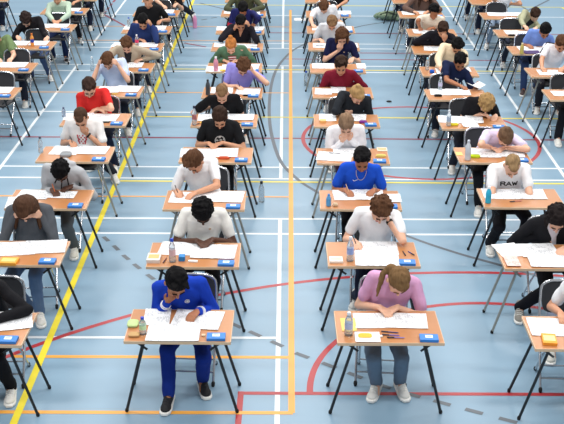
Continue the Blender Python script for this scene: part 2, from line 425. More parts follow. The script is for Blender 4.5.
    for s in (-1, 1):
        mb.ell(H+HM @ V((s*.077, .012, -.012)), (.010, .020, .030), HM, 8, 6)
        mb.cap(H+HM @ V((s*.014, -.078, .016)), H+HM @ V((s*.045, -.066, .016)), .012, .011, 8)
        mb.ell(H+HM @ V((s*.030, -.060, -.045)), (.026, .024, .028), HM, 8, 6)
        sh, el, wr, pd, pn, kind = arms[s]
        mb.cap(bez(.9), sh, .06, .052); mb.cap(sh, el, .050, .038); mb.cap(el, el+(wr-el)*.35, .039, .037); mb.cap(el+(wr-el)*.35, wr, .037, .025)
        hand(mb, wr, pd, pn, -s if kind != 'f' else -s, 55 if kind == 'f' else 38, rs)
        hj, kn, an = legs[s]
        mb.cap(hj, kn, .070, .050); mb.cap(kn, kn+(an-kn)*.35, .048, .050); mb.cap(kn+(an-kn)*.35, an+V((0, -.02, 0)), .048, .028)
        mb.cap(an+V((0, -.02, 0)), an+V((0, -.11, -.055)), .028, .022)
    fuse(mb, 'body', skinm(skin), root, vox)
    # fused body keeps top-level thing as Empty; eyes, brows, mouth
    if row <= 7:
        for s in (-1, 1):
            MB().ell(H+HM @ V((s*.029, -.0825, .002)), (.012, .006, .006), HM, 10, 6).build('eye', plast((60, 44, 38), .2), root)
            MB().cap(H+HM @ V((s*.013, -.0915, .021)), H+HM @ V((s*.046, -.079, .021)), .0048, .0036, 6, 2).build('eyebrow', hairm(hc if hc != BLD else LBR), root)
        MB().cap(H+HM @ V((-.018, -.0855, -.064)), H+HM @ V((.018, -.0855, -.064)), .0062, .0062, 6, 2).build('mouth', skinm(tuple(int(c*f) for c, f in zip(skin, (.82, .6, .6)))), root)
    if glasses:
        g = MB()
        for s in (-1, 1):
            g.tube([H+HM @ V((s*.033+.026*math.cos(a), -.100, .002+.02*math.sin(a))) for a in [2*math.pi*k/12 for k in range(13)]], .0022, 6)
            g.tube([H+HM @ V((s*.06, -.10, .006)), H+HM @ V((s*.083, .01, .006))], .002, 6)
        g.tube([H+HM @ V((-.008, -.103, .006)), H+HM @ V((.008, -.103, .006))], .002, 6)
        g.build('glasses', plast((20, 20, 22)), root)
    # ---- hair
    hb = MB()
    def hp(x, y, z): return H+HM @ V((x, y, z))
    vol = {'short': .005, 'crop': -.006, 'curly': .004, 'afro': .012, 'wavy': .006, 'long': .003, 'pony': .0, 'bun': .0, 'slick': .007, 'mop': .008}[hair]
    hb.ell(hp(0, .026, .040), (.081+vol, .094+vol, .096+vol), HM, 20, 12)
    hb.ell(hp(0, .052, .0), (.070+vol, .062+vol, .085), HM)
    hb.ell(hp(0, -.030, .092), (.056+vol, .050, .034+vol*.5), HM)
    if hair in ('afro', 'curly', 'wavy', 'mop'):
        k_ = {'afro': 90, 'curly': 70, 'wavy': 46, 'mop': 60}[hair]; rr_ = {'afro': .014, 'curly': .014, 'wavy': .02, 'mop': .018}[hair]
        for i in range(k_):
            u = rg.uniform(-.25, 1); a = rg.uniform(0, 2*math.pi); w = math.sqrt(max(0, 1-u*u))
            q = V((w*math.cos(a), w*math.sin(a), u))
            if q.y < -.45 and u < .42: continue
            hb.ell(hp(q.x*(.082+vol), .024+q.y*(.095+vol), .038+q.z*(.097+vol)), (rr_,)*3, None, 8, 6)
    if hair in ('wavy', 'long') :
        reach = .10 if hair == 'wavy' else .27
        for i in range(18 if hair == 'long' else 12):
            a = R(-30+240*i/(17 if hair == 'long' else 11)); x0 = .082*math.cos(a); y0 = .022+.085*math.sin(a)
            p = hp(x0, y0, .0); 
            g_ = V((0, 0, -1)); q = p+(HM @ V((x0*.35, y0*.1, -.5))).normalized()*reach*.35; 
            r_ = q+(g_*.85+V((math.copysign(.18, x0), -.1+.1*math.sin(a), 0))).normalized()*reach*.65
            hb.cap(hp(x0*.9, y0*.9, .05), p, .024, .023, 8); hb.cap(p, q, .023, .021, 8); hb.cap(q, r_, .021, .010, 8)
    if hair == 'pony':
        sd = -1
        hb.cap(hp(0, .090, .04), hp(sd*.05, .105, .0), .028, .03); hb.cap(hp(sd*.05, .105, .0), hp(sd*.10, .07, -.02), .030, .027); hb.cap(hp(sd*.10, .07, -.02), H+V((sd*.15, .02, -.06)), .027, .02); hb.cap(H+V((sd*.15, .02, -.06)), H+V((sd*.165, -.01, -.13)), .02, .01)
    if hair == 'bun':
        hb.ell(hp(0, .085, .115), (.036, .036, .032), HM, 12, 8); hb.cap(hp(0, .06, .09), hp(0, .085, .115), .03, .03)
    if hair in ('short', 'mop'):
        for i in range(22):
            a = rg.uniform(0, 2*math.pi); w = rg.uniform(0, 1)**.5*.07; x0, y0 = w*math.cos(a), w*math.sin(a)
            hb.cap(hp(x0, y0+.015, .114), hp(x0*1.1+rg.uniform(-.012, .012), y0-.018, .120+rg.uniform(0, .008)), .017, .013, 6, 2)
    fuse(hb, 'hair', hairm(hc), root, max(.006, vox*.9), wrinkle(rg.randint(0, 999), .0045 if hair not in ('curly', 'afro') else .006, 70), 1)
    # ---- top
    sb = MB(); sb.rings(torso(.008)[:-1])
    cuffs = []
    for s in (-1, 1):
        sh, el, wr, pd, pn, kind = arms[s]
        sb.cap(bez(.9), sh, .070, .060)
        if sleeve == 's': sb.cap(sh, sh+(el-sh)*.66, .060, .057); 
        else:
            sb.cap(sh, el, .060, .051); sb.cap(el, el+(wr-el)*.9, .051, .037)
    if sleeve == 'h':
        sb.cap(bez(.98)+bk*.05+s_*.07, bez(.98)+bk*.05-s_*.07, .045, .045); sb.cap(bez(.93)+bk*.09, bez(1.0)+bk*.05, .05, .05)
    if sleeve in ('l', 'j'): sb.cap(bez(1.0), bez(1.0)+(nape-bez(1.0))*.25, .070, .064)
    sho = fuse(sb, {'s': 't_shirt', 'l': 'sweater', 'h': 'hooded_sweatshirt', 'j': 'jacket'}[sleeve], cloth(shirt), root, max(vox, .008), wrinkle(rg.randint(0, 999), .007))
    # ---- trousers and shoes
    tb = MB(); tb.ell(V((0, 0, .525)), (.178, .135, .098))
    for s in (-1, 1):
        hj, kn, an = legs[s]
        tb.cap(hj, kn, .088, .066); tb.cap(kn, an+(kn-an).normalized()*.0, .066, .055)
    fuse(tb, 'trousers', cloth(trousers), root, max(vox, .009), wrinkle(rg.randint(0, 999), .006))
    for s in (-1, 1):
        hj, kn, an = legs[s]; yaw_f = Matrix.Rotation(R(s*rg.uniform(4, 18)), 3, 'Z')
        c = V((an.x, an.y, 0)); dz = max(0, an.z-.09)
        def fp(x, y, z): return c+yaw_f @ V((x*1.12, y*1.18, 0))+V((0, 0, z*1.05+dz))
        st = MB(); outline = [(-.034, .06), (-.030, .075), (0, .082), (.030, .075), (.034, .06), (.036, 0), (.044, -.10), (.040, -.15), (.020, -.180), (-.020, -.180), (-.040, -.15), (-.044, -.10), (-.036, 0)]
        so = [[fp(x*k, y*k, z) for x, y in outline] for z, k in ((.002, .97), (.008, 1.02), (.024, 1.02), (.028, .96))]
        st.ell(fp(0, .01, .055), (.040, .072, .052), yaw_f); st.cap(fp(0, -.01, .055), fp(0, -.125, .042), .042, .037); st.ell(fp(0, -.115, .035), (.046, .066, .032), yaw_f); st.cap(fp(0, .015, .06), fp(0, .02, .105), .042, .042)
        shoe = fuse(st, 'shoe', mat('shoe', shoes, .7, noise_s=20, noise_a=.08), root, .008 if row < 4 else .012, None, 1)
        MB().rings(so).build('sole', mat('sole', (236, 236, 232), .6), shoe)
        if row <= 3:
            lb = MB()
            for q in range(4): lb.tube([fp(-.026, -.045-.025*q, .085-.006*q), fp(0, -.048-.025*q, .098-.006*q), fp(.026, -.045-.025*q, .085-.006*q)], .0035, 6)
            lb.build('laces', cloth((60, 60, 64) if sum(shoes) < 200 else (244, 244, 240)), shoe)
    PEOPLE[key] = dict(root=root, shirt=sho, bez=bez, tt=bt, s=s_, arms=arms, O=O, H=H, HM=HM, X=X, D=D, glabel=glabel or desc)
    for pr in prints: PRINTS.append((key, pr))
    return root
PRINTS = []
def decal(key, t, mask, w, h, m, name='chest_print', step=.004, push=.0025, up=0):
    p = PEOPLE[key]; me = p['shirt'].data
    bv = BVHTree.FromPolygons([v.co for v in me.vertices], [tuple(q.vertices) for q in me.polygons])
    c = p['bez'](t); a = p['tt'](t); s = p['s']; s = (s-a*s.dot(a)).normalized(); nf = s.cross(a); 
    if nf.y > 0: nf = -nf
    nx = int(w/step); ny = int(h/step); idx = {}; vs = []; fs = []
    def vert(i, j):
        if (i, j) in idx: return idx[(i, j)]
        o = c+s*((i/nx-.5)*w)+a*((j/ny-.5)*h)+nf*.20
        hit, no, _, dist = bv.ray_cast(o, -nf, .22)
        r = None
        if hit is not None and no.dot(nf) > .2: vs.append(hit+no*push); r = len(vs)-1
        idx[(i, j)] = r; return r
    for i in range(nx):
        for j in range(ny):
            if mask(((i+.5)/nx-.5)*w, ((j+.5)/ny-.5)*h):
                q = [vert(i, j), vert(i+1, j), vert(i+1, j+1), vert(i, j+1)]
                if None not in q:
                    zz = [(vs[k]-c).dot(nf) for k in q]
                    if max(zz)-min(zz) < .03: fs.append(q)
    if not fs: return
    me2 = bpy.data.meshes.new(name); me2.from_pydata(vs, [], fs); me2.materials.append(m); me2.shade_smooth()
    o = bpy.data.objects.new(name, me2); C.objects.link(o); o.parent = p['root']
    sd = o.modifiers.new('t', 'SOLIDIFY'); sd.thickness = .001; sd.offset = 0
# ------------------------------------------------------------------ table set: tables, chairs
COLX = dict(A=[-2.455]*12, B=[-.843, -.84, -.843, -.82, -.80, -.765, -.80, -.82, -.82, -.82, -.82, -.82], C=[.82, .796, .762, .764, .761, .775, .765, .76, .76, .76, .76, .76],
            D=[2.34, 2.38, 2.45, 2.40, 2.37, 2.36, 2.43, 2.45, 2.50, 2.50, 2.50, 2.50], E=[4.03]*12, Z=[-4.25, -4.25, -4.25, -4.25, -4.25, -4.18, -4.25, -4.25, -4.17, -4.20, -4.2, -4.2], Y=[-5.95]*12)
DOFF = dict(A=[-.07, .02, .01, .08, .08, .04, .03, 0, -.06, 0, 0, 0], B=[0, 0, .01, .08, .07, .02, .05, .03, -.08, 0, 0, 0], C=[0, .04, .04, .07, .09, .05, .04, .1, .02, 0, 0, 0],
            D=[-.08, .01, .12, .13, .03, -.03, -.12, -.09, -.18, 0, 0, 0], E=[0, 0, 0, 0, 0, 0, -.15, -.09, -.2, -.1, -.1, -.1], Z=[0, 0, 0, 0, 0, -.05, 0, .08, .06, .15, .1, .1], Y=[0]*12)
def DROW(c, r): return 7.50+1.397*r+DOFF[c][r]
SILVER = {'A3', 'A4', 'A5', 'A6', 'A7', 'B2', 'C3', 'D1', 'E6', 'Z7', 'Z8', 'C6', 'C5', 'A8', 'C7', 'D8', 'D9', 'E10'}
SILR = {}
used = set()
def place(col, r, who, chair_dx=0, chair_dy=0):
    X, D = COLX[col][r], DROW(col, r); k = col+str(r)
    src = T_S if k in SILVER else T_B
    t = src if k in (('B0',) if src is T_B else ('B2',)) else copy_tree(src)
    t.location = (X, D, 0); t.rotation_euler = (0, 0, R(random.uniform(-.8, .8)))
    tag(t, ('grey-legged' if src is T_S else 'black-legged')+' exam table of '+who, 'table', 'folding exam tables')
    c = CH if k == 'B0' else copy_tree(CH)
    c.location = (X+chair_dx, D+TD+.21+chair_dy, 0); c.rotation_euler = (0, 0, R(random.uniform(-5, 5)))
    tag(c, 'folding chair of '+who, 'chair', 'folding chairs of the students')
    return t
# desc strings single each student out
S = {}
def st(key, who, head, cdx=0, cdy=0, **k):
    col, r = key[0], int(key[1:]); X, D = COLX[col][r], DROW(col, r)
    S[key] = who.split(',')[0]
    place(col, r, 'the '+S[key], k.get('hx', 0)+cdx, cdy+k.get('hip_back', 0))
    lab = k.pop('lab', None)
    person(key, X, D, head, who, row=r, label=lab or who, **k)
W_ = (234, 235, 238)
st('B0', 'student in bright blue tracksuit, hand on chin', (176, 283), pitch=44, yaw=20, roll=0, L='chin', Rr=(194, 316), shirt=(24, 62, 178), sleeve='l', hair='short', hc=BK, skin=SK_T, trousers=(24, 50, 136), shoes=(24, 24, 28), feet=((168, 400), (202, 385)), prints=('badge', 'stripes'), hx=.03)
st('B1', 'curly dark-skinned student in white tee', (203, 212), pitch=55, L=(200, 244), Rr=(209, 243), hair='afro', hc=BK, skin=SK_D, shirt=(236, 234, 228), trousers=(30, 32, 38), prints=('tinylogo',), hx=.02)
st('B2', 'student in white tee writing, brown hair, head turned left', (195, 162), pitch=48, yaw=-28, L=(178, 194), Rr=(192, 196), shirt=W_, hair='short', hc=BRN, skin=SK_M, trousers=(30, 30, 36))
st('B3', 'student in black tee with round print', (220, 118), pitch=38, L=(211, 146), Rr=(219, 145), shirt=(26, 27, 30), hair='slick', hc=DBR, skin=SK_M, trousers=(22, 22, 26), prints=('round',))
st('B4', 'fair-haired student in plain black tee, hands clasped', (222, 94), pitch=42, L=(215, 107), Rr=(221, 107), shirt=(22, 22, 25), hair='crop', hc=LBR, skin=SK_L, prints=('smallemb',))
st('B5', 'student in violet tee, head on one hand', (243, 67), pitch=52, yaw=8, roll=4, L=(239, 88), Rr='temple', shirt=(148, 142, 220), hair='mop', hc=BRN, skin=SK_L, trousers=(70, 80, 90))
st('B6', 'ginger-haired student in green jacket, hair in a bun', (231, 46), pitch=45, L=(226, 62), Rr=(236, 62), shirt=(84, 118, 92), sleeve='j', hair='bun', hc=GIN, skin=SK_L, prints=('redtop',))
st('B7', 'dark-haired student in black blazer holding head', (241, 23), pitch=40, L='cheek', Rr='temple', shirt=(30, 28, 36), sleeve='j', hair='short', hc=BK, skin=SK_M, prints=('vskin',))
st('B8', 'student in navy sweater with red armband', (243, 9), pitch=48, L='mouth', Rr=(254, 25), shirt=(34, 38, 92), sleeve='l', hair='short', hc=BK, skin=SK_T, prints=('armband',))
st('B9', 'student in olive jacket behind the navy sweater', (244, -7), pitch=40, L='t', Rr='t', shirt=(78, 82, 62), sleeve='j', hair='short', hc=BK, skin=SK_M)
st('C0', 'student in pink tee with brown ponytail', (398, 281), pitch=56, yaw=14, L=(384, 312), Rr=(393, 311), shirt=(212, 160, 198), hair='pony', hc=(120, 92, 62), skin=SK_L, trousers=(112, 128, 146), feet=((377, 388), (401, 387)), hx=0)
st('C1', 'student in white tee with watch, hand on cheek', (380, 210), pitch=46, yaw=14, roll=6, L=(356, 245), Rr='cheek', shirt=W_, hair='mop', hc=BRN, skin=SK_L, trousers=(26, 34, 56), hx=.05, prints=('watch',), feet=((356, 300), None))
st('C2', 'student in royal blue tee with neck chain', (362, 160), pitch=28, L=(348, 193), Rr=(372, 193), shirt=(30, 84, 206), hair='short', hc=BK, skin=SK_T, trousers=(24, 24, 30), prints=('tick', 'chain'))
st('C3', 'student in white long-sleeved top, centre-parted hair', (346, 125), pitch=42, L='mouth', Rr='chin', shirt=(238, 238, 242), sleeve='l', hair='slick', hc=(132, 106, 84), skin=SK_L, trousers=(90, 60, 80))
st('C4', 'blonde student in black sweater, tilted head', (357, 95), pitch=52, yaw=24, roll=-10, L=(346, 111), Rr=(352, 111), shirt=(34, 38, 44), sleeve='l', hair='bun', hc=BLD, skin=SK_L)
st('C5', 'student in maroon sweater facing forward', (341, 66), pitch=20, L=(337, 82), Rr=(343, 84), shirt=(122, 28, 48), sleeve='l', hair='short', hc=DBR, skin=SK_M)
st('C6', 'curly-haired student in navy polo, hand at mouth', (342, 37), pitch=36, L='mouth', Rr=(352, 60), shirt=(26, 30, 66), hair='wavy', hc=BRN, skin=SK_L, prints=('tinylogo',))
st('C7', 'fair student in light grey tee, head bowed', (332, 23), pitch=54, L=(321, 41), Rr=(336, 41), shirt=(212, 216, 222), hair='short', hc=LBR, skin=SK_L)
st('C8', 'topmost brown-haired student in white tee', (324, 7), pitch=56, yaw=-8, L=(313, 27), Rr=(341, 23), shirt=(226, 230, 236), hair='short', hc=BRN, skin=SK_L)
st('C9', 'student in black top behind the topmost white tee', (341, -12), L='t', Rr='t', shirt=(24, 24, 28), hair='short', hc=BK, skin=SK_M)
st('D0', 'student in white tee at bottom right corner', (600, 282), L=(562, 318), Rr='t', shirt=W_, hair='short', hc=BRN, skin=SK_M, trousers=(150, 158, 176), feet=((553, 352), None), shoes=(226, 224, 214), cdx=-.12, hx=.15)
st('D1', 'long-haired student in black jacket and pale scarf', (557, 219), pitch=46, yaw=-8, L=(545, 239), Rr=(563, 251), shirt=(28, 28, 32), sleeve='j', hair='wavy', hc=(30, 24, 24), skin=SK_L, trousers=(24, 24, 30), shoes=(150, 146, 138), feet=((521, 312), None), hx=.19, prints=('scarf',))
st('D2', 'fair-haired student in white tee reading RAW', (512, 166), pitch=48, L='lap', Rr='lap', shirt=W_, hair='crop', hc=(150, 122, 88), skin=SK_L, trousers=(26, 26, 32), feet=((491, 247), None), prints=('raw',), hx=-.03)
st('D3', 'student in pale lilac tee bent low, bun', (505, 137), pitch=66, yaw=6, L=(494, 150), Rr=(502, 150), shirt=(216, 204, 230), hair='bun', hc=(110, 84, 64), skin=SK_L, trousers=(26, 26, 30))
st('D4', 'blond student in black tee, head right down', (486, 104), pitch=68, L=(484, 116), Rr=(495, 118), shirt=(26, 26, 30), hair='mop', hc=(160, 128, 84), skin=SK_L)
st('D5', 'student in navy tee lifting a page', (460, 62), pitch=30, L=(463, 88), Rr=(478, 85), shirt=(26, 36, 68), hair='short', hc=BK, skin=SK_T, prints=('chesttext',), hx=-.1)
st('D6', 'student in cream sweater leaning sideways', (457, 46), pitch=46, L=(441, 70), Rr='t', shirt=(226, 208, 178), sleeve='l', hair='short', hc=BK, skin=SK_M)
st('D7', 'student in black hoodie, palm over face', (443, 30), pitch=34, L=(434, 44), Rr='face', shirt=(24, 24, 32), sleeve='h', hair='short', hc=DBR, skin=SK_M)
st('D8', 'black-haired student in cream tee looking down left', (434, 12), pitch=24, yaw=-10, L=(420, 29), Rr=(431, 29), shirt=(232, 222, 204), hair='curly', hc=BK, skin=SK_T)
st('D9', 'long-haired student in brown top by top edge', (426, -5), L='t', Rr='t', shirt=(104, 82, 74), sleeve='l', hair='long', hc=DBR, skin=SK_M)
st('E5', 'student cut off by right edge, below the striped tee', (592, 76), L='t', Rr='t', shirt=(60, 62, 70), hair='short', hc=BRN, skin=SK_M, trousers=(26, 26, 32))
st('E6', 'student in white tee with dark shoulder stripe, right edge', (561, 44), pitch=34, L=(543, 70), Rr='t', shirt=(230, 230, 236), hair='short', hc=BRN, skin=SK_M, trousers=(40, 40, 50), prints=('shoulder',))
st('E7', 'student in periwinkle blue polo, right block', (545, 31), pitch=44, L=(530, 47), Rr=(552, 47), shirt=(116, 146, 216), hair='short', hc=BK, skin=SK_T, trousers=(48, 66, 104), shoes=(60, 44, 44))
st('E8', 'student in khaki jacket over dark top, right block', (535, 15), pitch=46, L=(525, 31), Rr=(536, 31), shirt=(172, 172, 142), sleeve='j', hair='short', hc=DBR, skin=SK_L, trousers=(44, 50, 66), prints=('darktop',))
st('E9', 'student in white tee and pale jeans, top right', (509, -14), L=(500, 6), Rr=(508, 5), shirt=(236, 236, 240), hair='short', hc=BRN, skin=SK_M, trousers=(140, 158, 182))
st('A0', 'black-clad student cut off at bottom left corner', (-30, 286), L='t', Rr='t', shirt=(24, 24, 28), sleeve='j', hair='short', hc=BRN, skin=SK_M, trousers=(20, 20, 26), feet=(None, (9, 392)), cdx=.02)
st('A1', 'student in dark grey sweater, chin on both hands', (25, 209), pitch=58, L='cheek', Rr='cheek', shirt=(84, 88, 94), sleeve='l', hair='long', hc=(78, 54, 40), skin=SK_L, trousers=(92, 116, 150), feet=((28, 312), (38, 316)))
st('A2', 'student in light grey zip hoodie, black curls', (61, 171), pitch=62, L=(54, 193), Rr=(68, 189), shirt=(176, 178, 182), sleeve='h', hair='curly', hc=BK, skin=SK_D, trousers=(90, 94, 98), prints=('zip',), feet=(None, (73, 250)), shoes=(226, 222, 210))
st('A3', 'student in white tee with red print, hand at mouth', (81, 118), pitch=46, L=(72, 144), Rr='mouth', shirt=(238, 236, 234), hair='crop', hc=(74, 54, 42), skin=SK_M, trousers=(40, 42, 50), prints=('redprint', 'watch'), feet=(None, (113, 176)))
st('A4', 'student in red tee with glasses, arms folded', (89, 88), pitch=34, yaw=12, L=(101, 111), Rr=(97, 110), shirt=(206, 46, 44), hair='short', hc=(54, 38, 32), skin=SK_L, trousers=(30, 38, 60), glasses=True, prints=('redtext',))
st('A5', 'student in pale blue tee, head in both hands', (108, 61), pitch=50, L='temple', Rr='temple', shirt=(198, 212, 240), hair='short', hc=BRN, skin=SK_L)
st('A6', 'student in beige blazer over black tee', (127, 45), pitch=42, L='t', Rr=(139, 61), shirt=(178, 164, 144), sleeve='j', hair='short', hc=BRN, skin=SK_L, prints=('darktop',), trousers=(36, 40, 56))
st('A7', 'student in dark blue sweater leaning on hand', (143, 22), pitch=38, L=(142, 41), Rr='temple', shirt=(38, 56, 106), sleeve='l', hair='short', hc=BK, skin=SK_M)
st('A8', 'short-haired student in black tee, by the top edge', (148, 1), pitch=18, L=(137, 23), Rr=(160, 22), shirt=(24, 24, 26), hair='crop', hc=DBR, skin=SK_M)
st('A9', 'bare-armed student in black vest at top edge', (168, -13), L=(164, 7), Rr=(176, 5), shirt=(30, 28, 32), hair='short', hc=DBR, skin=SK_L)
st('Z6', 'student in green shirt at left edge', (-5, 40), L='t', Rr=(11, 60), shirt=(118, 140, 96), hair='short', hc=BRN, skin=SK_L)
st('Z7', 'dark-haired student in black patterned sweatshirt', (26, 20), pitch=54, yaw=6, L=(18, 38), Rr=(47, 39), shirt=(26, 24, 28), sleeve='l', hair='mop', hc=(44, 32, 30), skin=SK_L, trousers=(76, 92, 128), prints=('hoodprint',))
st('Z8', 'student in pale green checked shirt', (57, -3), pitch=18, L=(54, 22), Rr=(59, 22), shirt=(182, 202, 182), sleeve='l', hair='short', hc=DBR, skin=SK_M, trousers=(34, 46, 82), shoes=(34, 34, 40), prints=('check',))
st('Z9', 'student in sage green top behind the checked shirt', (75, -15), L='t', Rr='t', shirt=(150, 160, 130), hair='short', hc=DBR, skin=SK_M, trousers=(30, 30, 36))
names = dict(A='the blue sweater column', B='the blue tracksuit column', C='the pink tee column', D='the RAW tee column', E='the khaki jacket column', Z='the checked shirt column', Y='the top left corner')
cols = dict(A=((86, 88, 78), (60, 60, 70)), B=((60, 60, 90), (150, 60, 50)), C=((40, 40, 46), (120, 130, 150)), D=((90, 100, 130), (60, 60, 64)), E=((50, 60, 60), (40, 40, 44)), Z=((110, 110, 120), (70, 84, 110)), Y=((40, 50, 90), (40, 50, 90)))
for c_ in 'ABCDEZY':
    for r in (10, 11):
        if c_ == 'Y' and r == 11: continue
        X, D = COLX[c_][r], DROW(c_, r); h = at(0, 0, 1.1); hx_ = 287+X*(1/(.00021018*(8.465+1.299*r)))/4.3656
        who = ('last' if r == 11 else 'second last')+' student in '+names[c_]
        st(c_+str(r), who, (hx_, (-26 if r == 10 else -37)), L='t', Rr='t', shirt=cols[c_][11-r], hair='short', hc=DBR, skin=SK_M, trousers=((96, 92, 70), (40, 44, 56))[11-r] if c_ in 'A' else (34, 40, 60),
           feet=(None, (195, 17)) if (c_, r) == ('A', 10) else None, lab=who+', only legs and shoes in view')
for c_, r in (('Z', 5),):
    place(c_, r, 'the frontmost place at the far left edge', 0)
flush()
# ------------------------------------------------------------------ prints on clothes
def seg(x, y, a, b, w):
    ax_, ay = a; bx, by = b; dx, dy = bx-ax_, by-ay; t = max(0, min(1, ((x-ax_)*dx+(y-ay)*dy)/(dx*dx+dy*dy))); return math.hypot(x-ax_-t*dx, y-ay-t*dy) < w
LET = {'R': [((-1, -1), (-1, 1)), ((-1, 1), (.5, 1)), ((.5, 1), (.9, .55)), ((.9, .55), (.5, .1)), ((.5, .1), (-1, .1)), ((0, .1), (1, -1))],
       'A': [((-1, -1), (0, 1)), ((0, 1), (1, -1)), ((-.5, -.3), (.5, -.3))],
       'W': [((-1, 1), (-.5, -1)), ((-.5, -1), (0, .6)), ((0, .6), (.5, -1)), ((.5, -1), (1, 1))]}
def raw(x, y):
    for ch, ox in (('R', -.055), ('A', 0), ('W', .056)):
        u, v = (x-ox*1.1)/.024, y/.024
        if abs(u) < 1.4 and any(seg(u, v, a, b_, .27) for a, b_ in LET[ch]): return True
    return seg(x, y, (.084, -.02), (.086, -.02), .004)
wm = plast((240, 240, 240), .8); bm = plast((24, 24, 26), .8)
prt = {
 'raw': lambda k: decal(k, .64, raw, .22, .07, bm, step=.003),
 'round': lambda k: decal(k, .52, lambda x, y: (.052 < math.hypot(x, y) < .062) or (math.hypot(x, y) < .05 and (math.sin(x*140+y*60)+math.sin(y*170-x*40)) > .35), .14, .14, plast((190, 190, 188), .8)),
 'smallemb': lambda k: decal(k, .62, lambda x, y: math.hypot(x-.05, y) < .011 or seg(x, y, (.05, 0), (.066, -.018), .004), .16, .05, wm),
 'tinylogo': lambda k: decal(k, .66, lambda x, y: math.hypot((x-.06), y*1.6) < .013, .16, .05, plast((206, 170, 140), .8)),
 'badge': lambda k: decal(k, .70, lambda x, y: math.hypot(x-.055, y) < .021 and not (.010 < math.hypot(x-.055, y) < .014), .18, .06, wm, name='badge'),
 'tick': lambda k: decal(k, .72, lambda x, y: seg(x, y, (-.075, .0), (-.065, -.010), .004) or seg(x, y, (-.065, -.010), (-.032, .008), .003), .20, .05, wm, step=.003),
 'chesttext': lambda k: decal(k, .68, lambda x, y: .02 < x < .085 and abs(y) < .009 and math.sin(x*900) > -.5, .20, .05, wm, step=.003),
 'redprint': lambda k: decal(k, .50, lambda x, y: (abs(abs(x)-.045-y*.2) < .008 and abs(y) < .06) or (math.hypot(x, y) < .06 and math.sin(x*150)*math.cos(y*130) > .25), .15, .14, plast((186, 70, 76), .8)),
 'redtext': lambda k: decal(k, .45, lambda x, y: abs(y) < .018 and abs(x) < .085 and math.sin(x*210) > -.2 and math.sin(x*420+y*200) > -.6, .20, .06, plast((96, 24, 30), .8)),
 'redtop': lambda k: decal(k, .55, lambda x, y: abs(x) < .05+y*.12 and math.sin(y*150) < .3, .15, .24, plast((150, 40, 50), .9), 'striped_top') or decal(k, .55, lambda x, y: abs(x) < .05+y*.12 and math.sin(y*150) >= .3, .15, .24, wm, 'striped_top'),
 'darktop': lambda k: decal(k, .60, lambda x, y: abs(x) < .038+max(0, y)*.15, .15, .30, plast((28, 26, 32), .9), 'undershirt'),
 'vskin': lambda k: decal(k, .80, lambda x, y: abs(x) < max(0, (y+.07)*.32), .12, .16, skinm(SK_M), 'neckline'),
 'scarf': lambda k: decal(k, .74, lambda x, y: abs(x) < .022+max(0, y+.02)*.35, .16, .24, cloth((216, 212, 220)), 'scarf'),
 'zip': lambda k: decal(k, .55, lambda x, y: abs(x) < .006 or abs(abs(x)-.085+y*.25) < .007, .26, .28, bm, 'zip_trim'),
 'hoodprint': lambda k: decal(k, .45, lambda x, y: math.sin(x*120+3*math.sin(y*60))*math.sin(y*110) > .55, .26, .12, plast((206, 120, 90), .8)),
 'check': lambda k: decal(k, .55, lambda x, y: (math.sin(x*260) > .82) or (math.sin(y*260) > .82), .26, .30, plast((130, 160, 140), .9)),
}
for key, pr in PRINTS:
    p = PEOPLE[key]
    if pr in prt: prt[pr](key)
    elif pr == 'watch':
        sh, el, wr, *_ = p['arms'][1]; d = (wr-el).normalized(); w0 = wr-d*.035
        MB().tube([w0-d*.011, w0+d*.011], .0345, 16).build('watch', RUB, p['root'])
    elif pr == 'stripes':
        for s in (-1, 1):
            sh, el, wr, *_ = p['arms'][s]; d = (wr-el).normalized()
            for q in (.045, .062): MB().tube([wr-d*(q+.004), wr-d*(q-.004)], .0425+q*.03, 16).build('cuff_stripe', wm, p['root'])
    elif pr == 'armband':
        sh, el, *_ = p['arms'][-1]; d = (el-sh).normalized(); MB().tube([sh+d*.20, sh+d*.25], .064, 16).build('armband', cloth((190, 40, 60)), p['root'])
    elif pr == 'shoulder':
        for s in (-1, 1):
            sh, el, *_ = p['arms'][s]; bz = p['bez'](.95); n_ = (sh-bz).cross(V((0, 1, 0))).normalized()
            MB().tube([bz+V((s*.05, 0, .075)), sh+V((0, 0, .070)), sh+(el-sh)*.5+V((s*.062, 0, .02))], .008, 8).build('shoulder_stripe', bm, p['root'])
    elif pr == 'chain':
        bz = p['bez'](.93); n_ = p['tt'](.8); f_ = p['s'].cross(n_); f_ = -f_ if f_.y > 0 else f_
        MB().tube([bz+p['s']*(.055*math.cos(a))+f_*(.100+.028*math.sin(-a))+n_*(.03+.11*math.sin(a)) for a in [math.pi+math.pi*k/14 for k in range(15)]], .003, 6).build('neck_chain', mat('gold', (214, 200, 160), .3, metal=.7), p['root'])
if 'B0' in PEOPLE:
    p = PEOPLE['B0']
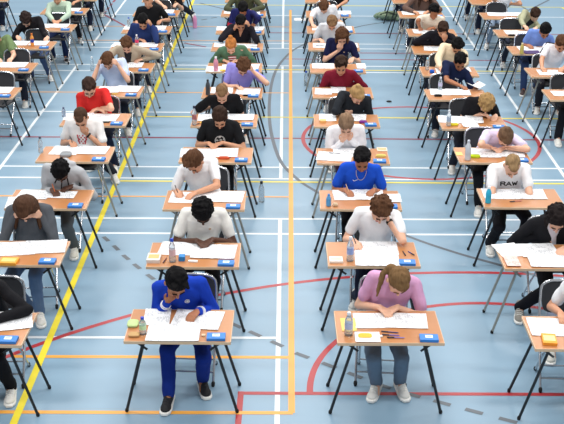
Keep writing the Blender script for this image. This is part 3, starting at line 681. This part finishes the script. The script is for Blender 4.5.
# ------------------------------------------------------------------ things on the tables
def who(k): return 'the '+S[k] if k in S else 'the frontmost place at the far left edge'
cnt = {}
Z0 = {}
def paper(key, x0, y0, x1, y1, rot=0, rgb=(236, 238, 241), ink=.8, name='exam_paper', what='printed exam sheet', h=None, thick=.002, fold=False, where=''):
    lev = Z0.get(key, 0); Z0[key] = lev+1
    z = TH+.0035+lev*.0024
    cxp, cyp = (x0+x1)/2, (y0+y1)/2
    c = at(cxp, cyp, z); w = (at(x1, cyp, z)-at(x0, cyp, z)).length; dp = abs(at(cxp, y0, z).y-at(cxp, y1, z).y)
    col, r = key[0], int(key[1:]); X, D = COLX[col][r], DROW(col, r)
    w = min(w, .45); dp = min(dp, .32)
    c.y = max(D+dp/2-.005, min(D+TD-dp/2+.01, c.y)); c.x = max(X-TW/2+w/2-.01, min(X+TW/2-w/2+.02, c.x))
    n = 10; m_ = 6; vs = []; rg = random.Random(int(x0*7+y0*13)); cu = rg.uniform(.001, .005)
    for side in (0, 1):
        for j in range(m_+1):
            for i in range(n+1):
                u, v = i/n-.5, j/m_-.5
                zz = cu*max(0, (abs(u)+abs(v)-.75))*3
                if fold: zz += .006*math.exp(-abs(abs(u)-.12)*16)*(1 if abs(u) > .02 else .2)
                vs.append((u*w, v*dp, zz+(thick if side == 0 else 0)))
    fs = []; K = (n+1)*(m_+1)
    for j in range(m_):
        for i in range(n):
            a = j*(n+1)+i; fs += [(a, a+1, a+n+2, a+n+1), (K+a, K+a+n+1, K+a+n+2, K+a+1)]
    rim = [i for i in range(n+1)]+[j*(n+1)+n for j in range(1, m_+1)]+[m_*(n+1)+i for i in range(n-1, -1, -1)]+[j*(n+1) for j in range(m_-1, 0, -1)]
    for i in range(len(rim)):
        a, b_ = rim[i], rim[(i+1) % len(rim)]; fs.append((a, a+K, b_+K, b_))
    mb = MB(); mb.add(vs, fs); o = mb.build(name, paper_mat(rgb, ink), None)
    o.location = (c.x, c.y, z); o.rotation_euler = (0, 0, R(rot))
    tag(o, (where+' '+what).strip()+' on table of '+who(key), 'paper', 'papers on the exam tables'); return o
def bottle(label, x, y, h=.21, r=.031, rgb=(220, 230, 236), cap=(30, 60, 160), z=TH, body=None, lab=None, cat='bottle', group='drink bottles'):
    c = at(x, y, z); c.z = z+.001
    t = thing('water_bottle', label, cat, c, 0, group)
    m = mat('bottle_clear', rgb, .12, trans=.75) if body is None else mat('bottle_solid', body, .3)
    MB().lathe([(r*.8, .0), (r, .006), (r, .05), (r*.93, .06), (r, .07), (r, h*.62), (r*.85, h*.72), (r*.42, h*.86), (r*.40, h*.9)], n=16).build('bottle_body', m, t)
    MB().lathe([(r*.50, h*.88), (r*.50, h*.98), (r*.42, h)], n=12).build('cap', plast(cap), t)
    if lab: MB().lathe([(r*1.02, h*.30), (r*1.02, h*.55)], n=16).build('bottle_label', plast(lab), t)
    return t
def onz(x, y, z=TH):
    c = at(x, y, z); c.z = z+.001; return c
def pouch(label, x, y, w, d, h, rgb, rot=0, name='pencil_case', cat='pencil case', zip_=True):
    t = thing(name, label, cat, onz(x, y), R(rot))
    mb = MB(); rr2 = []
    for f, z in ((.86, 0), (1, h*.3), (.97, h*.7), (.7, h)):
        rr2.append([V((w/2*f*math.copysign(abs(math.cos(a))**.5, math.cos(a)), d/2*f*math.copysign(abs(math.sin(a))**.6, math.sin(a)), z)) for a in [2*math.pi*k/20 for k in range(20)]])
    mb.rings(rr2).build('pouch_body', cloth(rgb), t)
    if zip_: MB().tube([(-w*.36, 0, h+.001), (w*.36, 0, h+.001)], .003, 6).build('zipper', SIL, t)
    return t
def box(label, x, y, w, d, h, rgb, rot=0, name='snack_box', cat='box', top=None, z=TH):
    t = thing(name, label, cat, onz(x, y, z), R(rot))
    MB().box((0, 0, h/2), (w, d, h)).build('carton', plast(rgb, .6), t, smooth=False, bevel=.002)
    if top: MB().box((0, 0, h+.0008), (w*.8, d*.55, .0012)).build('box_label', plast(top, .6), t, smooth=False)
    return t
def pen(label, x, y, rot, rgb, z=TH, L=.14):
    t = thing('pen', label, 'pen', onz(x, y, z), R(rot)); t.location.z += .008
    MB().tube([(-L/2, 0, 0), (L/2*.8, 0, 0), (L/2, 0, 0)], [.0048, .0048, .001], 8).build('barrel', plast(rgb), t)
    MB().tube([(-L/2, 0, 0), (-L*.1, 0, 0)], .0056, 8).build('pen_cap', plast((30, 30, 60)), t); return t
cards = set()
CARD = None
def card(key, lit=True):
    global CARD
    col, r = key[0], int(key[1:]); X, D = COLX[col][r], DROW(col, r)
    if CARD is None:
        t = thing('seat_card', '', 'card'); MB().box((0, 0, .012), (.145, .100, .024)).build('card_body', BLUE, t, smooth=False, bevel=.001)
        lb = MB().box((0, .006, .0246), (.058, .044, .0012)).build('card_sticker', WHT, t, smooth=False)
        MB().box((0, .008, .0255), (.036, .016, .0006)).build('printed_mark', plast((150, 168, 190)), lb, smooth=False); CARD = t; c = t
    else: c = copy_tree(CARD)
    c.location = (X+TW/2-.115, D+.060, TH+.002); c.rotation_euler = (0, 0, R(random.uniform(-3, 3)))
    tag(c, 'blue seat card on table of '+who(key), 'card', 'blue seat cards')
for k in ['A%d' % i for i in range(10)]+['B%d' % i for i in range(10)]+['C%d' % i for i in range(10)]+['D3', 'Z5', 'Z6', 'Z7', 'Z8', 'Z9', 'D4', 'D9']: card(k)
lf = 'left'; rt = 'right'; ctr = 'nearest'
PP = {
 'B0': [(145, 306, 171, 322, 2, lf), (173, 308, 222, 331, -7, rt), (147, 324, 200, 341, 0, ctr)],
 'B1': [(160, 241, 196, 254, -4, lf), (192, 244, 236, 259, -3, rt, 1)],
 'B2': [(170, 191, 208, 204, -2, lf), (200, 190, 244, 203, -4, rt)],
 'B3': [(180, 147, 213, 159, 2, lf), (208, 148, 238, 157, 0, rt)],
 'B4': [(198, 113, 228, 121, 2, lf), (226, 114, 254, 120, -2, rt)],
 'B5': [(211, 87, 233, 94, 0, lf), (236, 88, 260, 95, -3, rt)],
 'B6': [(204, 66, 220, 72, 0, lf), (222, 64, 245, 70, 0, ctr), (246, 64, 259, 69, -4, rt)],
 'B7': [(214, 42, 227, 48, 0, lf), (236, 43, 257, 49, 0, rt)], 'B8': [(215, 26, 232, 31, 2, lf), (250, 24, 264, 29, -6, rt)], 'B9': [(224, 10, 240, 14, 0, lf), (246, 11, 260, 15, 0, rt)],
 'C0': [(354, 313, 396, 328, 3, lf), (384, 313, 427, 328, -3, rt)],
 'C1': [(354, 239, 397, 252, 0, 'far'), (355, 252, 399, 266, -1, ctr, 1)],
 'C2': [(333, 189, 363, 199, 3, lf), (355, 189, 383, 199, -2, rt, 1), (383, 194, 401, 202, 0, 'small')],
 'C3': [(317, 151, 352, 162, -8, lf), (333, 147, 370, 158, -4, rt)],
 'C4': [(319, 113, 336, 120, 0, lf), (341, 114, 366, 121, -6, rt)],
 'C5': [(315, 88, 332, 95, -3, lf), (331, 87, 346, 93, 0, ctr)], 'C6': [(312, 62, 334, 67.5, 0, lf), (357, 62, 366, 68, 0, rt)], 'C7': [(313, 43, 327, 48, 0, lf), (350, 43, 358, 48, 0, rt)],
 'C8': [(312, 26, 328, 31, 0, lf), (338, 26, 352, 31, 0, rt)], 'C9': [(312, 10, 328, 14, 0, lf), (336, 10, 352, 15, 0, rt)],
 'D0': [(529, 318, 572, 336, -2, lf)],
 'D1': [(496, 243, 521, 256, 12, lf), (518, 242, 556, 255, 4, 'far'), (529, 255, 566, 267, -2, ctr)],
 'D2': [(483, 189, 518, 199, -2, lf), (512, 189, 545, 199, -2, rt)],
 'D3': [(470, 148, 500, 158, -4, lf), (492, 148, 524, 157, -8, rt)],
 'D4': [(438, 115, 468, 122, -6, lf), (462, 121, 478, 127, 0, ctr), (465, 114, 482, 121, -6, rt)],
 'D5': [(430, 88, 450, 95, -4, lf), (446, 89, 470, 95, -3, rt)], 'D6': [(436, 68, 452, 74, 0, lf), (455, 66, 470, 72, 0, rt)], 'D7': [(424, 46, 441, 51, -6, lf), (440, 44, 455, 49, 0, rt)],
 'D8': [(413, 29, 425, 34, 0, lf), (425, 30, 440, 34, 0, rt)], 'D9': [(402, 11, 414, 15, 0, lf), (415, 10, 430, 14, 0, rt)],
 'E5': [(552, 91, 576, 96, 0, lf)], 'E6': [(538, 69, 562, 76, -2, lf)], 'E7': [(518, 46, 538, 51, 0, lf), (536, 47, 556, 52, 0, rt)], 'E8': [(505, 30, 520, 35, 0, lf), (520, 31, 535, 35, 0, rt)], 'E9': [(487, 11, 506, 16, -6, lf), (505, 11, 524, 16, 0, rt)],
 'A0': [(-18, 308, 22, 326, 4, lf), (-2, 309, 33, 328, 14, rt)], 'A1': [(-2, 241, 36, 256, 8, lf), (25, 240, 66, 253, 6, rt)], 'A2': [(18, 190, 50, 199, -4, lf), (46, 191, 76, 198, -3, rt), (2, 197, 22, 210, 6, 'near corner')],
 'A3': [(52, 145, 80, 154, -4, lf), (78, 146, 108, 154, -3, rt)], 'A4': [(62, 112, 90, 121, 2, lf), (88, 114, 118, 121, -3, rt)], 'A5': [(98, 86, 120, 93, 0, lf), (116, 85, 140, 92, -4, rt)],
 'A6': [(110, 63, 130, 69, 0, lf), (128, 62, 143, 67, 0, rt)], 'A7': [(108, 40, 126, 47, -6, lf), (138, 42, 158, 47, 0, rt)], 'A8': [(124, 25, 142, 30, 0, lf), (148, 25, 166, 30, 0, rt)], 'A9': [(144, 9, 158, 13, 0, lf), (160, 9, 174, 13, 0, rt)],
 'Z5': [(-10, 86, 12, 94, 0, lf)], 'Z6': [(-2, 61, 20, 68, -3, lf), (8, 61, 28, 66, 0, rt)], 'Z7': [(3, 38, 27, 44, 0, lf), (30, 40, 48, 46, 0, rt)], 'Z8': [(40, 22, 56, 26, 0, lf), (54, 22, 70, 26, 0, rt)], 'Z9': [(64, 8, 80, 11, 0, lf)],
}
for k, ls in PP.items():
    for q in ls: paper(k, *q[:4], rot=q[4], where=q[5], fold=len(q) > 6, what='open booklet' if len(q) > 6 else 'white sheet', name='exam_booklet' if len(q) > 6 else 'exam_paper')
paper('D1', 505, 256, 519, 266, rgb=(240, 204, 196), what='small pink sheet', where='')
paper('E7', 524, 50.8, 540, 54, rgb=(80, 60, 110), what='dark blue and red cover', where='')
W0 = who
# pens in writing hands
for k, side, rgb in (('B2', -1, (20, 20, 24)), ('C1', -1, (30, 30, 40)), ('A2', -1, (230, 120, 50)), ('D1', -1, (40, 60, 120)), ('B5', -1, (30, 40, 90)), ('D5', -1, (30, 30, 50)), ('C2', -1, (210, 180, 140)), ('B8', 1, (30, 30, 30)), ('D7', -1, (60, 60, 60)), ('A3', -1, (60, 60, 60))):
    p = PEOPLE[k]; sh, el, wr, pd, pn, kind = p['arms'][side]; c = p['O']+wr+pd*.10
    o = thing('pen', 'pen in the writing hand of '+W0(k), 'pen', (c.x, c.y, TH+.012))
    MB().tube([(0, 0, 0), (.003*side, .01, .012), (.045*side, .06, .105)], [.001, .0045, .0045], 8).build('barrel', plast(rgb), o)
# raised page held by D5
pg = at(476, 86, TH+.05)
t = thing('exam_booklet', 'booklet lifted open by the student in navy tee', 'booklet', (pg.x, pg.y, pg.z), R(20), None)
for s in (-1, 1):
    MB().box((s*.052, 0, .012), (.108, .19, .003), Matrix.Rotation(R(-24*s), 3, 'Y')).build('page', paper_mat((244, 246, 248)), t, smooth=False)
# bottles
bottle('small green-labelled bottle on table of '+W0('B0'), 143, 334, .15, .028, cap=(40, 70, 190), lab=(190, 220, 170))
paper('C0', 355, 332, 380, 342, what='crumpled white napkin', where='', ink=0)
bottle('clear blue-capped bottle on table of '+W0('B1'), 172.5, 262, .23, .031, cap=(30, 70, 190), lab=(230, 190, 190))
bottle('clear bottle with white cap on table of '+W0('C1'), 350, 261, .24, .031, cap=(226, 230, 236), lab=(150, 170, 220))
bottle('clear bottle on table of '+W0('C0'), 348.5, 335, .20, .033, cap=(224, 228, 236), lab=(180, 190, 220))
bottle('light blue bottle on table of '+W0('C2'), 328.5, 206, .13, .026, body=(90, 160, 214), cap=(60, 130, 200))
bottle('turquoise bottle on table of '+W0('D2'), 488, 203, .18, .030, body=(50, 178, 214), cap=(230, 236, 240))
bottle('white metal bottle on table of '+W0('D3'), 467.5, 160, .24, .034, body=(206, 210, 216), cap=(190, 196, 206))
bottle('clear bottle on table of '+W0('D4'), 448.5, 126, .21, .031, cap=(220, 226, 232), lab=(170, 190, 214))
bottle('clear bottle with pale cap on table of '+W0('D5'), 440, 90, .19, .030, cap=(210, 214, 224), lab=(190, 190, 220))
bottle('clear bottle on table of '+W0('D6'), 427, 70, .19, .030, cap=(150, 200, 220))
bottle('dark-capped drink bottle on table of '+W0('B4'), 194.5, 125, .25, .030, cap=(30, 34, 60), lab=(180, 110, 110))
bottle('tall dark grey bottle on table of '+W0('B5'), 208, 95, .22, .032, body=(66, 70, 76), cap=(40, 44, 50))
bottle('pink bottle with white top on table of '+W0('B6'), 216, 71, .22, .036, body=(226, 150, 172), cap=(236, 236, 236))
bottle('clear bottle with small cap on table of '+W0('A3'), 41, 153, .20, .028, cap=(60, 60, 80))
bottle('dark navy bottle on table of '+W0('A4'), 64, 117, .13, .026, rgb=(200, 210, 224), cap=(24, 34, 90))
bottle('pink-labelled bottle on table of '+W0('A7'), 137, 46, .19, .030, cap=(226, 226, 230), lab=(220, 60, 110))
bottle('clear bottle with blue cap on table of '+W0('A8'), 129, 27, .17, .030, cap=(60, 90, 190))
bottle('orange juice bottle on table of '+W0('Z7'), 32.5, 46, .21, .030, body=(226, 150, 70), cap=(220, 120, 40), lab=(36, 70, 180))
bottle('amber drink bottle on table of '+W0('E7'), 521.5, 54, .18, .032, body=(196, 176, 96), cap=(220, 210, 170))
bottle('pale carton-like bottle on table of '+W0('D7'), 422, 45, .18, .036, body=(222, 222, 206), cap=(236, 236, 230))
bottle('clear black-capped bottle standing on the floor beside the white tee writer', 261.5, 202, .27, .036, cap=(24, 26, 30), z=0, group=None)
bottle('clear white-capped bottle on the floor left of the pale blue tee', 92.5, 71, .26, .036, cap=(230, 234, 238), z=0, group=None)
bottle('pink bottle on the floor of the aisle near the yellow line', 195, 28, .30, .045, body=(228, 150, 190), cap=(240, 236, 240), z=0, group=None)
bottle('clear blue-capped bottle on the floor left of the maroon sweater', 306, 86, .26, .034, cap=(40, 90, 190), z=0, group=None)
# pencil cases, snacks and small stuff
pouch('lime green pencil case on table of '+W0('D3'), 475, 157.5, .12, .06, .035, (196, 220, 50))
pouch('purple pencil case on table of '+W0('C4'), 363, 123, .10, .07, .035, (126, 50, 140))
pouch('red and orange pencil case on table of '+W0('B3'), 224, 159, .13, .05, .03, (206, 90, 60))
pouch('yellow pencil case on table of '+W0('D4'), 454, 125.5, .11, .05, .03, (226, 214, 60))
pouch('black pouch on table of '+W0('D5'), 438, 96.5, .11, .05, .03, (34, 34, 38))
pouch('black pouch on table of '+W0('B5'), 246.5, 96, .11, .04, .02, (26, 26, 30))
pouch('dark pouch on table of '+W0('E8'), 511.5, 36, .12, .05, .03, (46, 42, 40))
pouch('blue pouch on table of '+W0('D6'), 432, 73, .07, .06, .05, (40, 100, 210))
pouch('grey pencil case on table of '+W0('A3'), 66, 156, .13, .14, .045, (150, 154, 158))
pouch('yellow packet on table of '+W0('C3'), 381, 157, .12, .04, .03, (222, 206, 120), name='snack_packet', cat='packet', zip_=False)
pouch('yellow packet on table of '+W0('B6'), 224, 71, .13, .05, .02, (226, 200, 90), name='snack_packet', cat='packet', zip_=False)
pouch('green and white snack packet on table of '+W0('B0'), 133, 325, .09, .12, .03, (190, 214, 150), name='snack_packet', cat='packet', zip_=False)
pouch('pile of beige biscuits on table of '+W0('B0'), 134, 336, .09, .07, .025, (196, 160, 112), name='biscuit', cat='snack', zip_=False)
pouch('yellow snack on napkin, table of '+W0('C0'), 365, 337, .11, .07, .022, (238, 190, 80), name='snack_packet', cat='snack', zip_=False)
pouch('small biscuit bag on table of '+W0('C2'), 335.5, 206, .05, .06, .03, (196, 170, 140), name='snack_packet', cat='snack', zip_=False)
box('white and orange box on table of '+W0('B1'), 154, 260, .12, .16, .035, (226, 220, 214), name='tissue_box', top=(236, 176, 110))
box('small bright blue box on table of '+W0('B1'), 182, 260, .055, .07, .045, (40, 130, 200), name='sweet_box')
box('white book with orange edge on table of '+W0('C1'), 336, 261, .12, .11, .022, (240, 236, 228), name='dictionary', cat='book', top=(244, 222, 180))
box('orange dictionary on table of '+W0('D0'), 549, 341, .11, .16, .025, (240, 160, 50), name='dictionary', cat='book', rot=-6, top=(246, 220, 150))
box('orange dictionary on table of '+W0('A1'), 9, 263, .16, .13, .03, (240, 160, 50), name='dictionary', cat='book', rot=-3, top=(250, 200, 120))
box('orange and white box on table of '+W0('C4'), 323, 122, .08, .09, .03, (240, 190, 120), name='dictionary', cat='book')
box('yellow-orange notepad on table of '+W0('C0'), 348.5, 325, .12, .22, .006, (246, 204, 110), name='notepad', cat='notepad', rot=2)
box('orange and white booklet on table of '+W0('C3'), 382, 150, .12, .13, .012, (240, 214, 190), name='notepad', cat='notepad', top=(240, 170, 120))
box('pale orange note on table of '+W0('D3'), 459, 154, .08, .12, .004, (240, 200, 120), name='notepad', cat='notepad')
box('white eraser on table of '+W0('B1'), 193, 262, .085, .03, .014, (236, 238, 240), name='eraser', cat='eraser', rot=-4)
box('small white eraser on table of '+W0('C0'), 380, 337, .04, .025, .012, (236, 232, 224), name='eraser', cat='eraser')
box('beige eraser on table of '+W0('B0'), 203.5, 336, .03, .03, .012, (216, 190, 160), name='eraser', cat='eraser')
box('black calculator on table of '+W0('A4'), 106, 122.5, .09, .05, .014, (30, 32, 36), name='calculator', cat='calculator', top=(120, 130, 130))
pen('violet pen on table of '+W0('C0'), 391, 336, -6, (110, 100, 190)); pen('white and purple marker on table of '+W0('C0'), 396, 338.5, -3, (150, 130, 200)); pen('dark pen on table of '+W0('C0'), 390, 333, -10, (60, 60, 120))
pen('dark marker upright-looking on table of '+W0('C1'), 404, 254, 100, (30, 30, 60), L=.10); pen('blue marker on table of '+W0('C1'), 411, 254, 120, (50, 60, 150), L=.10)
pen('pink pencil on table of '+W0('D2'), 516, 202, 12, (190, 110, 110)); pen('dark pen on table of '+W0('B7'), 254, 47, -8, (20, 20, 22)); pen('dark red pen on table of '+W0('B1'), 165, 261, 80, (120, 50, 60), L=.12)
pen('yellow pencil on table of '+W0('A5'), 113, 94.5, 5, (226, 206, 60)); pen('yellow highlighter on table of '+W0('B4'), 200, 123.5, 60, (226, 220, 60)); pen('green highlighter on table of '+W0('B4'), 241, 124, 10, (60, 190, 120)); pen('dark pen on table of '+W0('C7'), 320, 46, 5, (30, 30, 40)); pen('orange pen on table of '+W0('B3'), 232, 158, 5, (226, 110, 50)); pen('grey pen on table of '+W0('C3'), 335, 154, -12, (60, 60, 64))
# camouflage bag, loose paper and glove on the floor
c = at(389, 20, 0); t = thing('backpack', 'green camouflage bag lying on the floor left of brown top', 'bag', (c.x, c.y, 0))
mb = MB(); rg = random.Random(3)
mb.ell(V((0, 0, .10)), (.25, .15, .10))
for i in range(16): mb.ell(V((rg.uniform(-.26, .26), rg.uniform(-.14, .14), rg.uniform(.04, .13))), (.08, .07, .05))
m = mat('camouflage', (128, 146, 120), .9, noise_s=26, noise_a=1.0)
fb = mb.build('bag_body', m, t)
MB().tube([(-.2, -.1, .14), (-.05, -.14, .20), (.12, -.12, .15)], .014).build('strap', cloth((60, 72, 56)), t)
c = at(302, 19.5, 0); o = MB().box((0, 0, 0), (.34, .28, .003)).build('exam_paper', paper_mat((244, 246, 248)), None, smooth=False); o.location = (c.x, c.y, .004); tag(o, 'loose white sheet lying on the floor beside the orange line', 'paper')
c = at(378, 18.5, 0)
c = at(389, 102, 0); o = MB().ell(V((0, 0, .012)), (.045, .035, .012)).build('stone', RUB, None); o.location = (c.x, c.y, 0); o.name = 'eraser'; tag(o, 'small black object on the floor right of the blonde student', 'eraser')
# ------------------------------------------------------------------ light
def area(x, y, z, sx, sy, e, rot=(0, 0, 0), col=(1, .98, .95)):
    ld = bpy.data.lights.new('ceiling_light', 'AREA'); ld.shape = 'RECTANGLE'; ld.size = sx; ld.size_y = sy; ld.energy = e; ld.color = col
    o = bpy.data.objects.new('ceiling_light', ld); C.objects.link(o); o.location = (x, y, z); o.rotation_euler = [R(a) for a in rot]
for y in (3, 9, 15, 21, 27, 33):
    for x in (-6, 0, 6): area(x, y, 9, 3.0, 1.0, 265)
w = bpy.data.worlds.new('World'); SC.world = w; w.use_nodes = True
w.node_tree.nodes['Background'].inputs[0].default_value = (.90, .95, 1, 1); w.node_tree.nodes['Background'].inputs[1].default_value = .38
SC.view_settings.view_transform = 'Standard'; SC.view_settings.look = 'None'; SC.view_settings.gamma = 1; SC.view_settings.exposure = -.06
SC.view_settings.use_curve_mapping = False
